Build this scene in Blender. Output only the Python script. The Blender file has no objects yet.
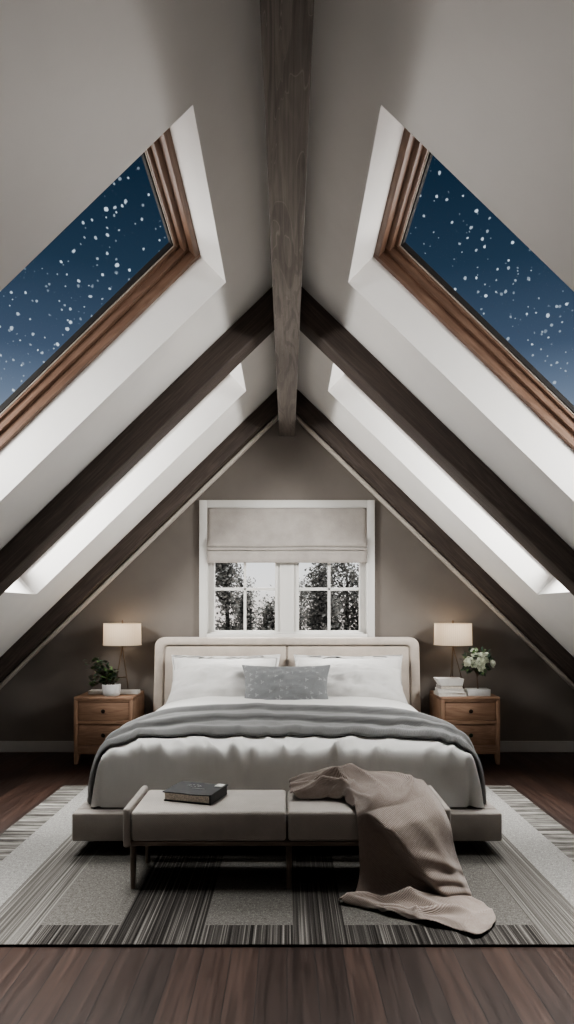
import bpy, bmesh, math, random
from math import sin, cos, pi, sqrt, radians
from mathutils import Vector, Matrix, noise

random.seed(7)
C = bpy.context.scene.collection

# ------------------------------------------------------------------ camera
CAMZ = 1.10
F = 649.0
def at(px, py, d):
    """photo pixel at depth d -> world point"""
    return Vector(((px - 287) * d / F, d, CAMZ + (612 - py) * d / F))

cam_d = bpy.data.cameras.new('camera')
cam_d.sensor_fit = 'VERTICAL'
cam_d.sensor_height = 36.0
cam_d.lens = F / 1024 * 36.0
cam_d.shift_y = 100 / 1024
cam_d.clip_start = 0.05
cam_d.clip_end = 500
cam = bpy.data.objects.new('camera', cam_d)
cam.location = (0, 0, CAMZ)
cam.rotation_euler = (pi / 2, 0, 0)
C.objects.link(cam)
bpy.context.scene.camera = cam

# ------------------------------------------------------------------ materials
def nt(m):
    m.use_nodes = True
    t = m.node_tree
    return t, t.nodes, t.links

class G:
    """small node-graph helper"""
    def __init__(s, tree):
        s.t, s.n, s.l = tree, tree.nodes, tree.links
    def new(s, kind, **kw):
        n = s.n.new(kind)
        for k, v in kw.items():
            setattr(n, k, v)
        return n
    def link(s, a, b):
        s.l.new(a, b)
    def put(s, sock, v):
        if isinstance(v, bpy.types.NodeSocket):
            s.l.new(v, sock)
        else:
            sock.default_value = v
    def math(s, op, a, b=None, c=None, clamp=False):
        n = s.new('ShaderNodeMath', operation=op)
        n.use_clamp = clamp
        s.put(n.inputs[0], a)
        if b is not None: s.put(n.inputs[1], b)
        if c is not None: s.put(n.inputs[2], c)
        return n.outputs[0]
    def vec(s, x, y, z=0.0):
        n = s.new('ShaderNodeCombineXYZ')
        s.put(n.inputs[0], x); s.put(n.inputs[1], y); s.put(n.inputs[2], z)
        return n.outputs[0]
    def sep(s, v):
        n = s.new('ShaderNodeSeparateXYZ')
        s.l.new(v, n.inputs[0])
        return n.outputs
    def noise(s, v, scale, detail=4, rough=0.55, dist=0.0):
        n = s.new('ShaderNodeTexNoise')
        s.l.new(v, n.inputs['Vector'])
        n.inputs['Scale'].default_value = scale
        n.inputs['Detail'].default_value = detail
        n.inputs['Roughness'].default_value = rough
        n.inputs['Distortion'].default_value = dist
        return n.outputs[0]
    def ramp(s, f, stops, interp='LINEAR'):
        n = s.new('ShaderNodeValToRGB')
        cr = n.color_ramp
        cr.interpolation = interp
        while len(cr.elements) < len(stops):
            cr.elements.new(0.5)
        for e, (p, c) in zip(cr.elements, stops):
            e.position = p
            e.color = (*c, 1) if len(c) == 3 else c
        s.put(n.inputs[0], f)
        return n.outputs[0]
    def mix(s, f, a, b, mode='MIX'):
        n = s.new('ShaderNodeMix', data_type='RGBA', blend_type=mode)
        s.put(n.inputs[0], f)
        s.put(n.inputs[6], a if not isinstance(a, tuple) else (*a[:3], 1))
        s.put(n.inputs[7], b if not isinstance(b, tuple) else (*b[:3], 1))
        return n.outputs[2]
    def bump(s, h, strength, dist=0.01):
        n = s.new('ShaderNodeBump')
        n.inputs['Strength'].default_value = strength
        n.inputs['Distance'].default_value = dist
        s.l.new(h, n.inputs['Height'])
        return n.outputs[0]

def srgb(r, g, b):
    f = lambda c: (c / 255 / 12.92) if c / 255 <= 0.04045 else ((c / 255 + 0.055) / 1.055) ** 2.4
    return (f(r), f(g), f(b))

def newmat(name):
    m = bpy.data.materials.new(name)
    t, n, l = nt(m)
    return m, G(t), n['Principled BSDF']

def plain(name, col, rough=0.6, metal=0.0, nscale=40, namp=0.06, bump=0.0, bscale=None, sheen=0.0, spec=0.5):
    m, g, b = newmat(name)
    tc = g.new('ShaderNodeTexCoord').outputs['Object']
    f = g.noise(tc, nscale, 4)
    lo = tuple(c * (1 - namp * 2) for c in col); hi = tuple(min(1, c * (1 + namp * 2)) for c in col)
    g.link(g.ramp(f, [(0.3, lo), (0.7, hi)]), b.inputs['Base Color'])
    b.inputs['Roughness'].default_value = rough
    b.inputs['Metallic'].default_value = metal
    b.inputs['Specular IOR Level'].default_value = spec
    if sheen: b.inputs['Sheen Weight'].default_value = sheen
    if bump:
        f2 = g.noise(tc, bscale or nscale * 3, 3)
        g.link(g.bump(f2, bump), b.inputs['Normal'])
    return m

def fabric(name, col, scale=900, bump=0.25, namp=0.08, rough=0.9, sheen=0.25):
    """woven cloth: two crossed fine waves plus soft mottling"""
    m, g, b = newmat(name)
    tc = g.new('ShaderNodeTexCoord').outputs['Object']
    x, y, z = g.sep(tc)
    wa = g.math('SINE', g.math('MULTIPLY', g.math('ADD', x, y), scale))
    wb = g.math('SINE', g.math('MULTIPLY', g.math('ADD', z, g.math('MULTIPLY', y, 0.6)), scale))
    wv = g.math('MULTIPLY', wa, wb)
    f = g.noise(tc, 9, 5)
    f2 = g.noise(tc, 260, 2)
    mixf = g.math('ADD', g.math('MULTIPLY', f, 0.6), g.math('MULTIPLY', f2, 0.4))
    lo = tuple(c * (1 - namp * 2) for c in col); hi = tuple(min(1, c * (1 + namp * 2)) for c in col)
    g.link(g.ramp(mixf, [(0.3, lo), (0.7, hi)]), b.inputs['Base Color'])
    b.inputs['Roughness'].default_value = rough
    b.inputs['Sheen Weight'].default_value = sheen
    b.inputs['Specular IOR Level'].default_value = 0.2
    g.link(g.bump(wv, bump, 0.002), b.inputs['Normal'])
    return m

def wood(name, dark, mid, light, rough=0.55, along=2.0, across=38.0, ring=0.5, bump=0.15, vein=None):
    """grain runs along U of the UV map (metres)"""
    m, g, b = newmat(name)
    uv = g.new('ShaderNodeUVMap').outputs[0]
    u, v, _ = g.sep(uv)
    p = g.vec(g.math('MULTIPLY', u, along), g.math('MULTIPLY', v, across))
    fine = g.noise(p, 3.0, 6, 0.65, 0.4)
    p2 = g.vec(g.math('MULTIPLY', u, along * 0.55), g.math('MULTIPLY', v, across * 0.22))
    warp = g.noise(p2, 1.6, 3, 0.5, 0.8)
    rings = g.math('SINE', g.math('MULTIPLY', warp, 42.0))
    f = g.math('ADD', g.math('MULTIPLY', fine, 1.0 - ring * 0.5), g.math('MULTIPLY', g.math('ADD', rings, 1.0), ring * 0.25))
    col = g.ramp(f, [(0.25, dark), (0.5, mid), (0.78, light)])
    if vein:
        band = g.ramp(g.math('ABSOLUTE', rings), [(0.0, (1, 1, 1)), (0.12, (0, 0, 0))])
        msk = g.math('MULTIPLY', band, g.math('GREATER_THAN', fine, 0.5))
        col = g.mix(g.math('MULTIPLY', band, 0.35), col, vein)
    g.link(col, b.inputs['Base Color'])
    b.inputs['Roughness'].default_value = rough
    g.link(g.bump(f, bump, 0.006), b.inputs['Normal'])
    return m

M = {}
M['plaster'] = plain('plaster', (0.72, 0.70, 0.68), 0.92, nscale=3, namp=0.015, bump=0.03, bscale=60, spec=0.15)
M['taupe'] = plain('taupe_paint', (0.165, 0.146, 0.131), 0.9, nscale=4, namp=0.03, bump=0.03, bscale=80, spec=0.15)
M['white_paint'] = plain('white_paint', (0.58, 0.565, 0.54), 0.45, nscale=8, namp=0.01)
M['base_paint'] = plain('baseboard_paint', (0.40, 0.385, 0.37), 0.5, nscale=8, namp=0.02)
M['cream_trim'] = plain('cream_trim', (0.46, 0.42, 0.37), 0.6, nscale=8, namp=0.02)
M['beam'] = wood('beam_oak', (0.06, 0.048, 0.041), (0.105, 0.087, 0.075), (0.165, 0.14, 0.122), 0.65, 1.2, 30, 0.4, 0.35, vein=(0.30, 0.26, 0.23))
M['rafter'] = wood('rafter_oak', (0.026, 0.018, 0.0145), (0.054, 0.039, 0.032), (0.105, 0.08, 0.066), 0.65, 1.4, 45, 0.25, 0.35)
M['sash'] = wood('skylight_pine', (0.095, 0.053, 0.035), (0.155, 0.09, 0.061), (0.225, 0.142, 0.10), 0.4, 1.5, 40, 0.35, 0.05)
M['oak'] = wood('nightstand_oak', (0.25, 0.145, 0.093), (0.34, 0.21, 0.14), (0.43, 0.28, 0.195), 0.5, 2.5, 40, 0.4, 0.08)
M['bench_wood'] = wood('bench_wood', (0.10, 0.073, 0.056), (0.15, 0.112, 0.088), (0.20, 0.155, 0.125), 0.5, 2.5, 40, 0.3, 0.05)
M['linen'] = fabric('headboard_linen', (0.47, 0.41, 0.36))
M['bed_fabric'] = fabric('bed_frame_fabric', (0.36, 0.325, 0.295))
M['bench_fabric'] = fabric('bench_fabric', (0.45, 0.415, 0.38), 700, 0.3)
M['duvet'] = fabric('duvet_cotton', (0.70, 0.69, 0.665), 1200, 0.08, 0.02)
M['pillow'] = fabric('pillow_cotton', (0.62, 0.605, 0.59), 1200, 0.08, 0.02)
M['throw'] = fabric('grey_wool', (0.215, 0.213, 0.21), 600, 0.5, 0.1)
M['blind'] = fabric('blind_linen', (0.34, 0.31, 0.285), 500, 0.4, 0.1)
M['brass'] = plain('aged_brass', (0.11, 0.075, 0.05), 0.4, 0.8, nscale=30)
M['dark_knob'] = plain('dark_bronze', (0.03, 0.02, 0.015), 0.35, 0.7)
M['green_knob'] = plain('green_bronze', (0.015, 0.035, 0.012), 0.35, 0.5)
M['pot'] = plain('white_ceramic', (0.62, 0.61, 0.60), 0.5, nscale=30, namp=0.03)
M['soil'] = plain('soil', (0.03, 0.02, 0.015), 0.95, nscale=90, namp=0.3, bump=0.6)
M['leaf'] = plain('leaf', (0.045, 0.075, 0.045), 0.5, nscale=25, namp=0.3)
M['leaf_light'] = plain('leaf_light', (0.10, 0.17, 0.06), 0.5, nscale=25, namp=0.3)
M['stem'] = plain('stem', (0.10, 0.06, 0.04), 0.7)
M['petal'] = plain('petal', (0.80, 0.82, 0.70), 0.7, nscale=30, namp=0.08)
M['paper'] = plain('paper', (0.66, 0.63, 0.58), 0.9, nscale=60, namp=0.05)
M['old_paper'] = plain('aged_paper', (0.58, 0.52, 0.45), 0.9, nscale=150, namp=0.15)
M['black_cover'] = plain('black_cover', (0.032, 0.032, 0.034), 0.5, nscale=60, namp=0.15)
M['silver'] = plain('silver_foil', (0.45, 0.45, 0.45), 0.4, 0.3)
M['white_cover'] = plain('white_cover', (0.68, 0.66, 0.63), 0.5, nscale=30, namp=0.03)
M['grey_cover'] = plain('grey_cover', (0.36, 0.33, 0.31), 0.6, nscale=30, namp=0.05)
M['dark_trim'] = plain('near_black', (0.012, 0.010, 0.009), 0.8)  # near-black finish of the skylight seals and bed plinth
M['gasket'] = plain('pale_gasket', (0.45, 0.40, 0.35), 0.6)
M['bark'] = plain('bark', (0.035, 0.032, 0.030), 0.95, nscale=8, namp=0.3)
M['tree_leaf'] = plain('tree_leaf', (0.11, 0.11, 0.103), 0.9, nscale=2, namp=0.35)
M['snow'] = plain('snow', (0.75, 0.70, 0.68), 0.9, nscale=0.5, namp=0.03)

def glass_mat():
    m = bpy.data.materials.new('window_glass')
    t, n, l = nt(m)
    n.clear()
    g = G(t)
    out = g.new('ShaderNodeOutputMaterial')
    tr = g.new('ShaderNodeBsdfTransparent'); tr.inputs[0].default_value = (0.97, 0.98, 0.98, 1)
    gl = g.new('ShaderNodeBsdfGlossy'); gl.inputs['Roughness'].default_value = 0.02
    lw = g.new('ShaderNodeLayerWeight'); lw.inputs[0].default_value = 0.5
    fac = g.math('MULTIPLY_ADD', g.math('POWER', lw.outputs['Facing'], 9.0), 0.25, 0.0)
    mx = g.new('ShaderNodeMixShader')
    g.link(fac, mx.inputs[0]); g.link(tr.outputs[0], mx.inputs[1]); g.link(gl.outputs[0], mx.inputs[2])
    g.link(mx.outputs[0], out.inputs[0])
    return m
M['glass'] = glass_mat()

def shade_mat():
    m = bpy.data.materials.new('lamp_shade_cloth')
    t, n, l = nt(m)
    n.clear()
    g = G(t)
    out = g.new('ShaderNodeOutputMaterial')
    tc = g.new('ShaderNodeTexCoord').outputs['Object']
    x, y, z = g.sep(tc)
    ang = g.math('ARCTAN2', y, x)
    ribs = g.math('SINE', g.math('MULTIPLY', ang, 60.0))
    col = g.ramp(g.math('MULTIPLY_ADD', ribs, 0.5, 0.5), [(0.0, (0.66, 0.58, 0.48)), (1.0, (0.74, 0.66, 0.56))])
    d = g.new('ShaderNodeBsdfDiffuse'); g.link(col, d.inputs[0])
    tl = g.new('ShaderNodeBsdfTranslucent'); g.link(col, tl.inputs[0])
    mx = g.new('ShaderNodeMixShader'); mx.inputs[0].default_value = 0.5
    g.link(d.outputs[0], mx.inputs[1]); g.link(tl.outputs[0], mx.inputs[2])
    g.link(mx.outputs[0], out.inputs[0])
    return m
M['shade'] = shade_mat()

def bulb_mat():
    m = bpy.data.materials.new('bulb_glow')
    t, n, l = nt(m); b = n['Principled BSDF']
    b.inputs['Base Color'].default_value = (0.9, 0.8, 0.6, 1)
    b.inputs['Emission Color'].default_value = (1, 0.72, 0.45, 1)
    b.inputs['Emission Strength'].default_value = 6
    return m
M['bulb'] = bulb_mat()

def floor_mat():
    m, g, b = newmat('walnut_planks')
    tc = g.new('ShaderNodeTexCoord').outputs['Object']
    x, y, z = g.sep(tc)
    v = g.vec(y, x)
    br = g.new('ShaderNodeTexBrick')
    br.offset = 0.37; br.offset_frequency = 2
    g.link(v, br.inputs['Vector'])
    br.inputs['Color1'].default_value = (0, 0, 0, 1)
    br.inputs['Color2'].default_value = (1, 1, 1, 1)
    br.inputs['Mortar'].default_value = (0.5, 0.5, 0.5, 1)
    br.inputs['Scale'].default_value = 1
    br.inputs['Mortar Size'].default_value = 0.0016
    br.inputs['Mortar Smooth'].default_value = 0.2
    br.inputs['Bias'].default_value = 0
    br.inputs['Brick Width'].default_value = 1.7
    br.inputs['Row Height'].default_value = 0.09
    tone = br.outputs['Color']; gap = br.outputs['Fac']
    tx = g.sep(tone)[0]
    p = g.vec(g.math('MULTIPLY', y, 1.6), g.math('MULTIPLY', x, 34.0), g.math('MULTIPLY', tx, 9.0))
    grain = g.noise(p, 1.4, 7, 0.65, 0.6)
    f = g.math('ADD', g.math('MULTIPLY', grain, 0.75), g.math('MULTIPLY', tx, 0.25))
    col = g.ramp(f, [(0.25, (0.009, 0.0044, 0.0033)), (0.5, (0.025, 0.0122, 0.0085)), (0.75, (0.062, 0.032, 0.022))])
    col = g.mix(gap, col, (0.006, 0.004, 0.0035))
    g.link(col, b.inputs['Base Color'])
    g.link(g.ramp(grain, [(0.3, (0.33,) * 3), (0.7, (0.48,) * 3)]), b.inputs['Roughness'])
    h = g.math('SUBTRACT', g.math('MULTIPLY', grain, 0.25), gap)
    g.link(g.bump(h, 0.25, 0.004), b.inputs['Normal'])
    return m
M['floor'] = floor_mat()

def rug_mat():
    m, g, b = newmat('patchwork_rug')
    tc = g.new('ShaderNodeTexCoord').outputs['Object']
    x, y, z = g.sep(tc)
    ax = g.math('ABSOLUTE', x)
    def gt(a, c): return g.math('GREATER_THAN', a, c)
    def lt(a, c): return g.math('LESS_THAN', a, c)
    def both(a, c): return g.math('MULTIPLY', a, c)
    def rng(a, lo, hi): return both(gt(a, lo), lt(a, hi))
    spk = g.noise(g.vec(x, y), 170, 3, 0.7)
    spk2 = g.noise(g.vec(x, y), 60, 4, 0.7)
    st = g.noise(g.vec(g.math('MULTIPLY', x, 62.0), g.math('MULTIPLY', y, 0.22)), 1.6, 5, 0.75)
    st_b = g.noise(g.vec(g.math('MULTIPLY', x, 190.0), g.math('MULTIPLY', y, 0.8)), 1.0, 2, 0.6)
    stripe = g.math('ADD', g.math('MULTIPLY', st, 0.65), g.math('MULTIPLY', st_b, 0.35))
    lat = g.noise(g.vec(g.math('MULTIPLY', x, 1.6), g.math('MULTIPLY', y, 26.0)), 1.0, 5, 0.75)
    spx = g.math('ADD', g.math('MULTIPLY', spk, 0.6), g.math('MULTIPLY', spk2, 0.4))
    light = g.ramp(spx, [(0.32, (0.12, 0.114, 0.106)), (0.5, (0.235, 0.227, 0.215)), (0.68, (0.39, 0.38, 0.36))])
    plainc = g.ramp(spx, [(0.32, (0.06, 0.055, 0.05)), (0.5, (0.125, 0.117, 0.107)), (0.68, (0.22, 0.207, 0.19))])
    med = g.ramp(stripe, [(0.36, (0.035, 0.031, 0.028)), (0.5, (0.115, 0.107, 0.098)), (0.63, (0.30, 0.285, 0.265))])
    drk = g.ramp(stripe, [(0.42, (0.014, 0.012, 0.011)), (0.53, (0.065, 0.059, 0.054)), (0.66, (0.30, 0.28, 0.26))])
    latc = g.ramp(lat, [(0.38, (0.035, 0.031, 0.028)), (0.5, (0.13, 0.122, 0.112)), (0.62, (0.34, 0.325, 0.30))])
    inner = lt(ax, 0.86)
    col = med
    is_plain = both(gt(y, 2.26), g.math('ADD', g.math('ADD', rng(x, -0.86, -0.58), rng(x, -0.285, 0.02)), rng(x, 0.2, 0.86)))
    is_dark = g.math('SUBTRACT', inner, is_plain)
    col = g.mix(is_dark, col, drk)
    col = g.mix(is_plain, col, plainc)
    col = g.mix(rng(ax, 1.06, 1.25), col, light)
    col = g.mix(gt(ax, 1.25), col, latc)
    # yarn speckle over everything
    col = g.mix(0.35, col, g.ramp(spk, [(0.3, (0.35,) * 3), (0.7, (1.0,) * 3)]), 'MULTIPLY')
    g.link(col, b.inputs['Base Color'])
    b.inputs['Roughness'].default_value = 0.95
    b.inputs['Specular IOR Level'].default_value = 0.1
    g.link(g.bump(g.math('ADD', spk, stripe), 0.5, 0.006), b.inputs['Normal'])
    return m
M['rug'] = rug_mat()
M['rug_edge'] = plain('rug_edge', (0.008, 0.007, 0.007), 0.95)

def cushion_mat():
    m, g, b = newmat('grey_printed_cotton')
    tc = g.new('ShaderNodeTexCoord').outputs['Object']
    x, y, z = g.sep(tc)
    p = g.vec(x, y)
    vo = g.new('ShaderNodeTexVoronoi'); vo.feature = 'F1'
    g.link(p, vo.inputs['Vector']); vo.inputs['Scale'].default_value = 24
    vo.inputs['Randomness'].default_value = 0.55
    d = vo.outputs['Distance']
    pos = g.new('ShaderNodeVectorMath', operation='SUBTRACT')
    g.link(p, pos.inputs[0]); g.link(vo.outputs['Position'], pos.inputs[1])
    dx, dy, _ = g.sep(pos.outputs[0])
    # little three-petal sprigs
    ang = g.math('ARCTAN2', dy, dx)
    rad = g.math('MULTIPLY_ADD', g.math('COSINE', g.math('MULTIPLY', ang, 3.0)), 0.13, 0.2)
    spot = g.math('LESS_THAN', d, rad)
    fade = g.noise(p, 40, 3)
    spot = g.math('MULTIPLY', spot, g.math('MULTIPLY', fade, 0.75))
    f2 = g.noise(p, 220, 3)
    base = g.ramp(f2, [(0.3, (0.15, 0.155, 0.16)), (0.7, (0.22, 0.225, 0.23))])
    g.link(g.mix(spot, base, (0.52, 0.52, 0.52)), b.inputs['Base Color'])
    b.inputs['Roughness'].default_value = 0.9
    b.inputs['Sheen Weight'].default_value = 0.2
    g.link(g.bump(f2, 0.2, 0.003), b.inputs['Normal'])
    return m
M['cushion'] = cushion_mat()

def knit_mat():
    m, g, b = newmat('tan_knit')
    uv = g.new('ShaderNodeUVMap').outputs[0]
    u, v, _ = g.sep(uv)
    wob = g.noise(g.vec(u, v), 9, 3)
    r = g.math('SINE', g.math('MULTIPLY', g.math('ADD', g.math('ADD', v, g.math('MULTIPLY', u, 0.55)), g.math('MULTIPLY', wob, 0.02)), 1050.0))
    c = g.math('SINE', g.math('MULTIPLY', u, 1500.0))
    h = g.math('ADD', g.math('MULTIPLY', r, 0.7), g.math('MULTIPLY', c, 0.3))
    tcn = g.noise(g.vec(u, v), 60, 4)
    f = g.math('ADD', g.math('MULTIPLY_ADD', h, 0.2, 0.3), g.math('MULTIPLY', tcn, 0.4))
    g.link(g.ramp(f, [(0.2, (0.26, 0.205, 0.175)), (0.5, (0.37, 0.305, 0.268)), (0.8, (0.45, 0.385, 0.345))]), b.inputs['Base Color'])
    b.inputs['Roughness'].default_value = 0.95
    b.inputs['Sheen Weight'].default_value = 0.3
    b.inputs['Specular IOR Level'].default_value = 0.15
    g.link(g.bump(h, 0.6, 0.003), b.inputs['Normal'])
    return m
M['knit'] = knit_mat()

# ------------------------------------------------------------------ mesh helpers
def new_bm():
    bm = bmesh.new()
    bm.loops.layers.uv.new('UVMap')
    return bm

def obj(name, bm, mat, parent=None, smooth=False, loc=None, angle=None):
    me = bpy.data.meshes.new(name)
    bmesh.ops.recalc_face_normals(bm, faces=bm.faces[:]) 
    bm.to_mesh(me); bm.free()
    for mm in (mat if isinstance(mat, (list, tuple)) else [mat]):
        me.materials.append(mm)
    o = bpy.data.objects.new(name, me)
    C.objects.link(o)
    if parent: o.parent = parent
    if loc is not None: o.location = loc
    if smooth:
        me.shade_smooth()
        if angle: me.set_sharp_from_angle(angle=radians(angle))
    return o

def box(bm, lo, hi, bevel=0.0, seg=2, mtx=None, axis=None, mat=0):
    """box with grain-aligned UVs in metres"""
    uv = bm.loops.layers.uv.active
    size = [hi[i] - lo[i] for i in range(3)]
    if axis is None: axis = max(range(3), key=lambda i: size[i])
    ro, rv = random.uniform(0, 20), random.uniform(0, 20)
    vs = [bm.verts.new((lo[0] if i & 1 == 0 else hi[0], lo[1] if i & 2 == 0 else hi[1], lo[2] if i & 4 == 0 else hi[2])) for i in range(8)]
    fs = []
    for q in ((0, 2, 3, 1), (4, 5, 7, 6), (0, 1, 5, 4), (2, 6, 7, 3), (0, 4, 6, 2), (1, 3, 7, 5)):
        f = bm.faces.new([vs[k] for k in q]); f.material_index = mat; fs.append(f)
    others = [i for i in range(3) if i != axis]
    for f in fs:
        for lp in f.loops:
            c = lp.vert.co
            lp[uv].uv = (c[axis] + ro, c[others[0]] + c[others[1]] + rv)
    geom = vs
    if bevel > 0:
        es = list({e for f in fs for e in f.edges})
        r = bmesh.ops.bevel(bm, geom=es, offset=bevel, segments=seg, profile=0.5, affect='EDGES', material=mat)
        geom = list({v for f in r['faces'] for v in f.verts} | {v for v in vs if v.is_valid})
        geom = [v for v in geom if v.is_valid]
    if mtx is not None:
        bmesh.ops.transform(bm, matrix=mtx, verts=geom)
    return geom

def prism(bm, pts, fn, a, b, mat=0):
    """extrude a 2-D polygon: fn(p, q, t) -> xyz, t from a to b"""
    A = [bm.verts.new(fn(p[0], p[1], a)) for p in pts]
    B = [bm.verts.new(fn(p[0], p[1], b)) for p in pts]
    n = len(pts)
    bm.faces.new(A).material_index = mat
    bm.faces.new(B[::-1]).material_index = mat
    for i in range(n):
        bm.faces.new((A[i], B[i], B[(i + 1) % n], A[(i + 1) % n])).material_index = mat

def lathe(bm, prof, cx=0, cy=0, seg=32, mat=0, cap=True):
    rings = []
    for r, z in prof:
        rings.append([bm.verts.new((cx + r * cos(2 * pi * k / seg), cy + r * sin(2 * pi * k / seg), z)) for k in range(seg)])
    for a, b in zip(rings, rings[1:]):
        for k in range(seg):
            bm.faces.new((a[k], a[(k + 1) % seg], b[(k + 1) % seg], b[k])).material_index = mat
    if cap:
        bm.faces.new(rings[0][::-1]).material_index = mat
        bm.faces.new(rings[-1]).material_index = mat

def tube(bm, pts, radii, seg=8, mat=0):
    pts = [Vector(p) for p in pts]
    if not isinstance(radii, (list, tuple)): radii = [radii] * len(pts)
    rings = []
    for i, p in enumerate(pts):
        d = (pts[min(i + 1, len(pts) - 1)] - pts[max(i - 1, 0)]).normalized()
        a = d.orthogonal().normalized() if i == 0 else (prev - d * prev.dot(d)).normalized()
        prev = a
        b = d.cross(a)
        rings.append([bm.verts.new(p + (a * cos(2 * pi * k / seg) + b * sin(2 * pi * k / seg)) * radii[i]) for k in range(seg)])
    for a, b in zip(rings, rings[1:]):
        for k in range(seg):
            bm.faces.new((a[k], a[(k + 1) % seg], b[(k + 1) % seg], b[k])).material_index = mat
    bm.faces.new(rings[0][::-1]); bm.faces.new(rings[-1])

def grid(bm, fn, us, vs, uvfn=None):
    uv = bm.loops.layers.uv.active
    V = [[bm.verts.new(fn(u, v)) for u in us] for v in vs]
    for j in range(len(vs) - 1):
        for i in range(len(us) - 1):
            f = bm.faces.new((V[j][i], V[j][i + 1], V[j + 1][i + 1], V[j + 1][i]))
            if uvfn:
                for lp, (a, b) in zip(f.loops, ((i, j), (i + 1, j), (i + 1, j + 1), (i, j + 1))):
                    lp[uv].uv = uvfn(us[a], vs[b])
    return V

def lin(a, b, n): return [a + (b - a) * i / (n - 1) for i in range(n)]

def tag(o, label=None, cat=None, group=None, kind=None):
    if label: o['label'] = label
    if cat: o['category'] = cat
    if group: o['group'] = group
    if kind: o['kind'] = kind
    return o

def thing(name, label, cat, loc=(0, 0, 0), rz=0, group=None):
    o = bpy.data.objects.new(name, None)
    o.empty_display_size = 0.1
    C.objects.link(o)
    o.location = loc; o.rotation_euler = (0, 0, rz)
    return tag(o, label, cat, group)

def struct(o, label=None, cat=None):
    return tag(o, label, cat, kind='structure')

# ------------------------------------------------------------------ room shell
YB = 5.10            # back wall
YF = -1.30           # wall behind the camera
XS = 2.62            # knee walls
APEX, SLOPE = 2.88, 0.97
TH = math.atan(SLOPE)
def cz(x): return APEX - SLOPE * abs(x)
OPEN = [(1.93, 2.97), (3.56, 4.43)]
OX = (0.28, 1.71)
REV = 0.17

bm = new_bm()
box(bm, (-2.9, YF - 0.2, -0.1), (2.9, YB + 0.2, 0.0))
struct(obj('floor', bm, M['floor']), 'dark walnut plank floor', 'floor')

# sloped point: side, x on the ceiling line, y, s = distance outwards through the roof
def sp(side, x, y, s=0.0):
    return Vector((side * (x + s * sin(TH)), y, cz(x) + s * cos(TH)))

bm = new_bm()
for side in (-1, 1):
    ys = [YF - 0.1, OPEN[0][0], OPEN[0][1], OPEN[1][0], OPEN[1][1], YB + 0.1]
    xs = [0.0, OX[0], OX[1], XS + 0.1]
    for j in range(5):
        for i in range(3):
            if i == 1 and j in (1, 3): continue
            bm.faces.new([bm.verts.new(sp(side, *p)) for p in ((xs[i], ys[j]), (xs[i + 1], ys[j]), (xs[i + 1], ys[j + 1]), (xs[i], ys[j + 1]))])
    for (a, b) in OPEN:
        ring = [(OX[0], a), (OX[1], a), (OX[1], b), (OX[0], b)]
        for k in range(4):
            p, q = ring[k], ring[(k + 1) % 4]
            bm.faces.new([bm.verts.new(sp(side, *p)), bm.verts.new(sp(side, *q)), bm.verts.new(sp(side, *q, s=REV + .02)), bm.verts.new(sp(side, *p, s=REV + .02))])
        # upper roof skin around the frame so the opening has a real depth
    for j in range(5):
        for i in range(3):
            if i == 1 and j in (1, 3): continue
            bm.faces.new([bm.verts.new(sp(side, *p, s=0.26)) for p in ((xs[i], ys[j]), (xs[i + 1], ys[j]), (xs[i + 1], ys[j + 1]), (xs[i], ys[j + 1]))])
bmesh.ops.remove_doubles(bm, verts=bm.verts[:], dist=1e-5)
struct(obj('ceiling', bm, M['plaster']), 'off white plaster vault with four deep skylight openings', 'ceiling')

WX, WZ0, WZ1 = 0.645, 0.93, 1.945
bm = new_bm()
fy = lambda p, q, t: (p, t, q)
hh = lambda x: cz(x) + 0.12
prism(bm, [(-2.75, -.05), (-WX, -.05), (-WX, hh(WX)), (-2.75, hh(2.75))], fy, YB, YB + 0.16)
prism(bm, [(WX, -.05), (2.75, -.05), (2.75, hh(2.75)), (WX, hh(WX))], fy, YB, YB + 0.16)
prism(bm, [(-WX, -.05), (WX, -.05), (WX, WZ0), (-WX, WZ0)], fy, YB, YB + 0.16)
prism(bm, [(-WX, WZ1), (WX, WZ1), (WX, hh(WX)), (0, hh(0)), (-WX, hh(WX))], fy, YB, YB + 0.16)
bmesh.ops.remove_doubles(bm, verts=bm.verts[:], dist=1e-5)
struct(obj('wall_back', bm, M['taupe']), 'taupe painted gable wall behind the bed', 'wall')
bm = new_bm()
prism(bm, [(-2.75, -.05), (2.75, -.05), (2.75, hh(2.75)), (0, hh(0)), (-2.75, hh(2.75))], fy, YF - 0.1, YF)
struct(obj('wall_front', bm, M['plaster']), 'plain plaster gable wall behind the viewer', 'wall')
for nm, s in (('wall_left', -1), ('wall_right', 1)):
    bm = new_bm()
    a, b = sorted((s * XS, s * (XS + 0.1)))
    box(bm, (a, YF, -.05), (b, YB, cz(XS) + 0.02))
    struct(obj(nm, bm, M['plaster']), 'low plaster knee wall on the %s' % nm[5:], 'wall')
bm = new_bm()
box(bm, (-XS, YB - 0.018, 0), (XS, YB, 0.088), 0.006)
struct(obj('baseboard_back', bm, M['base_paint']), 'pale grey baseboard along the gable wall', 'baseboard')

# ---- ridge beam
bm = new_bm()
box(bm, (-0.062, YF, 2.48), (0.062, YB, 2.93), 0.006, axis=1)
tag(obj('ridge_beam', bm, M['beam'], smooth=True, angle=40), 'weathered dark timber ridge beam running along the apex of the vault', 'beam', kind='thing')

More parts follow.
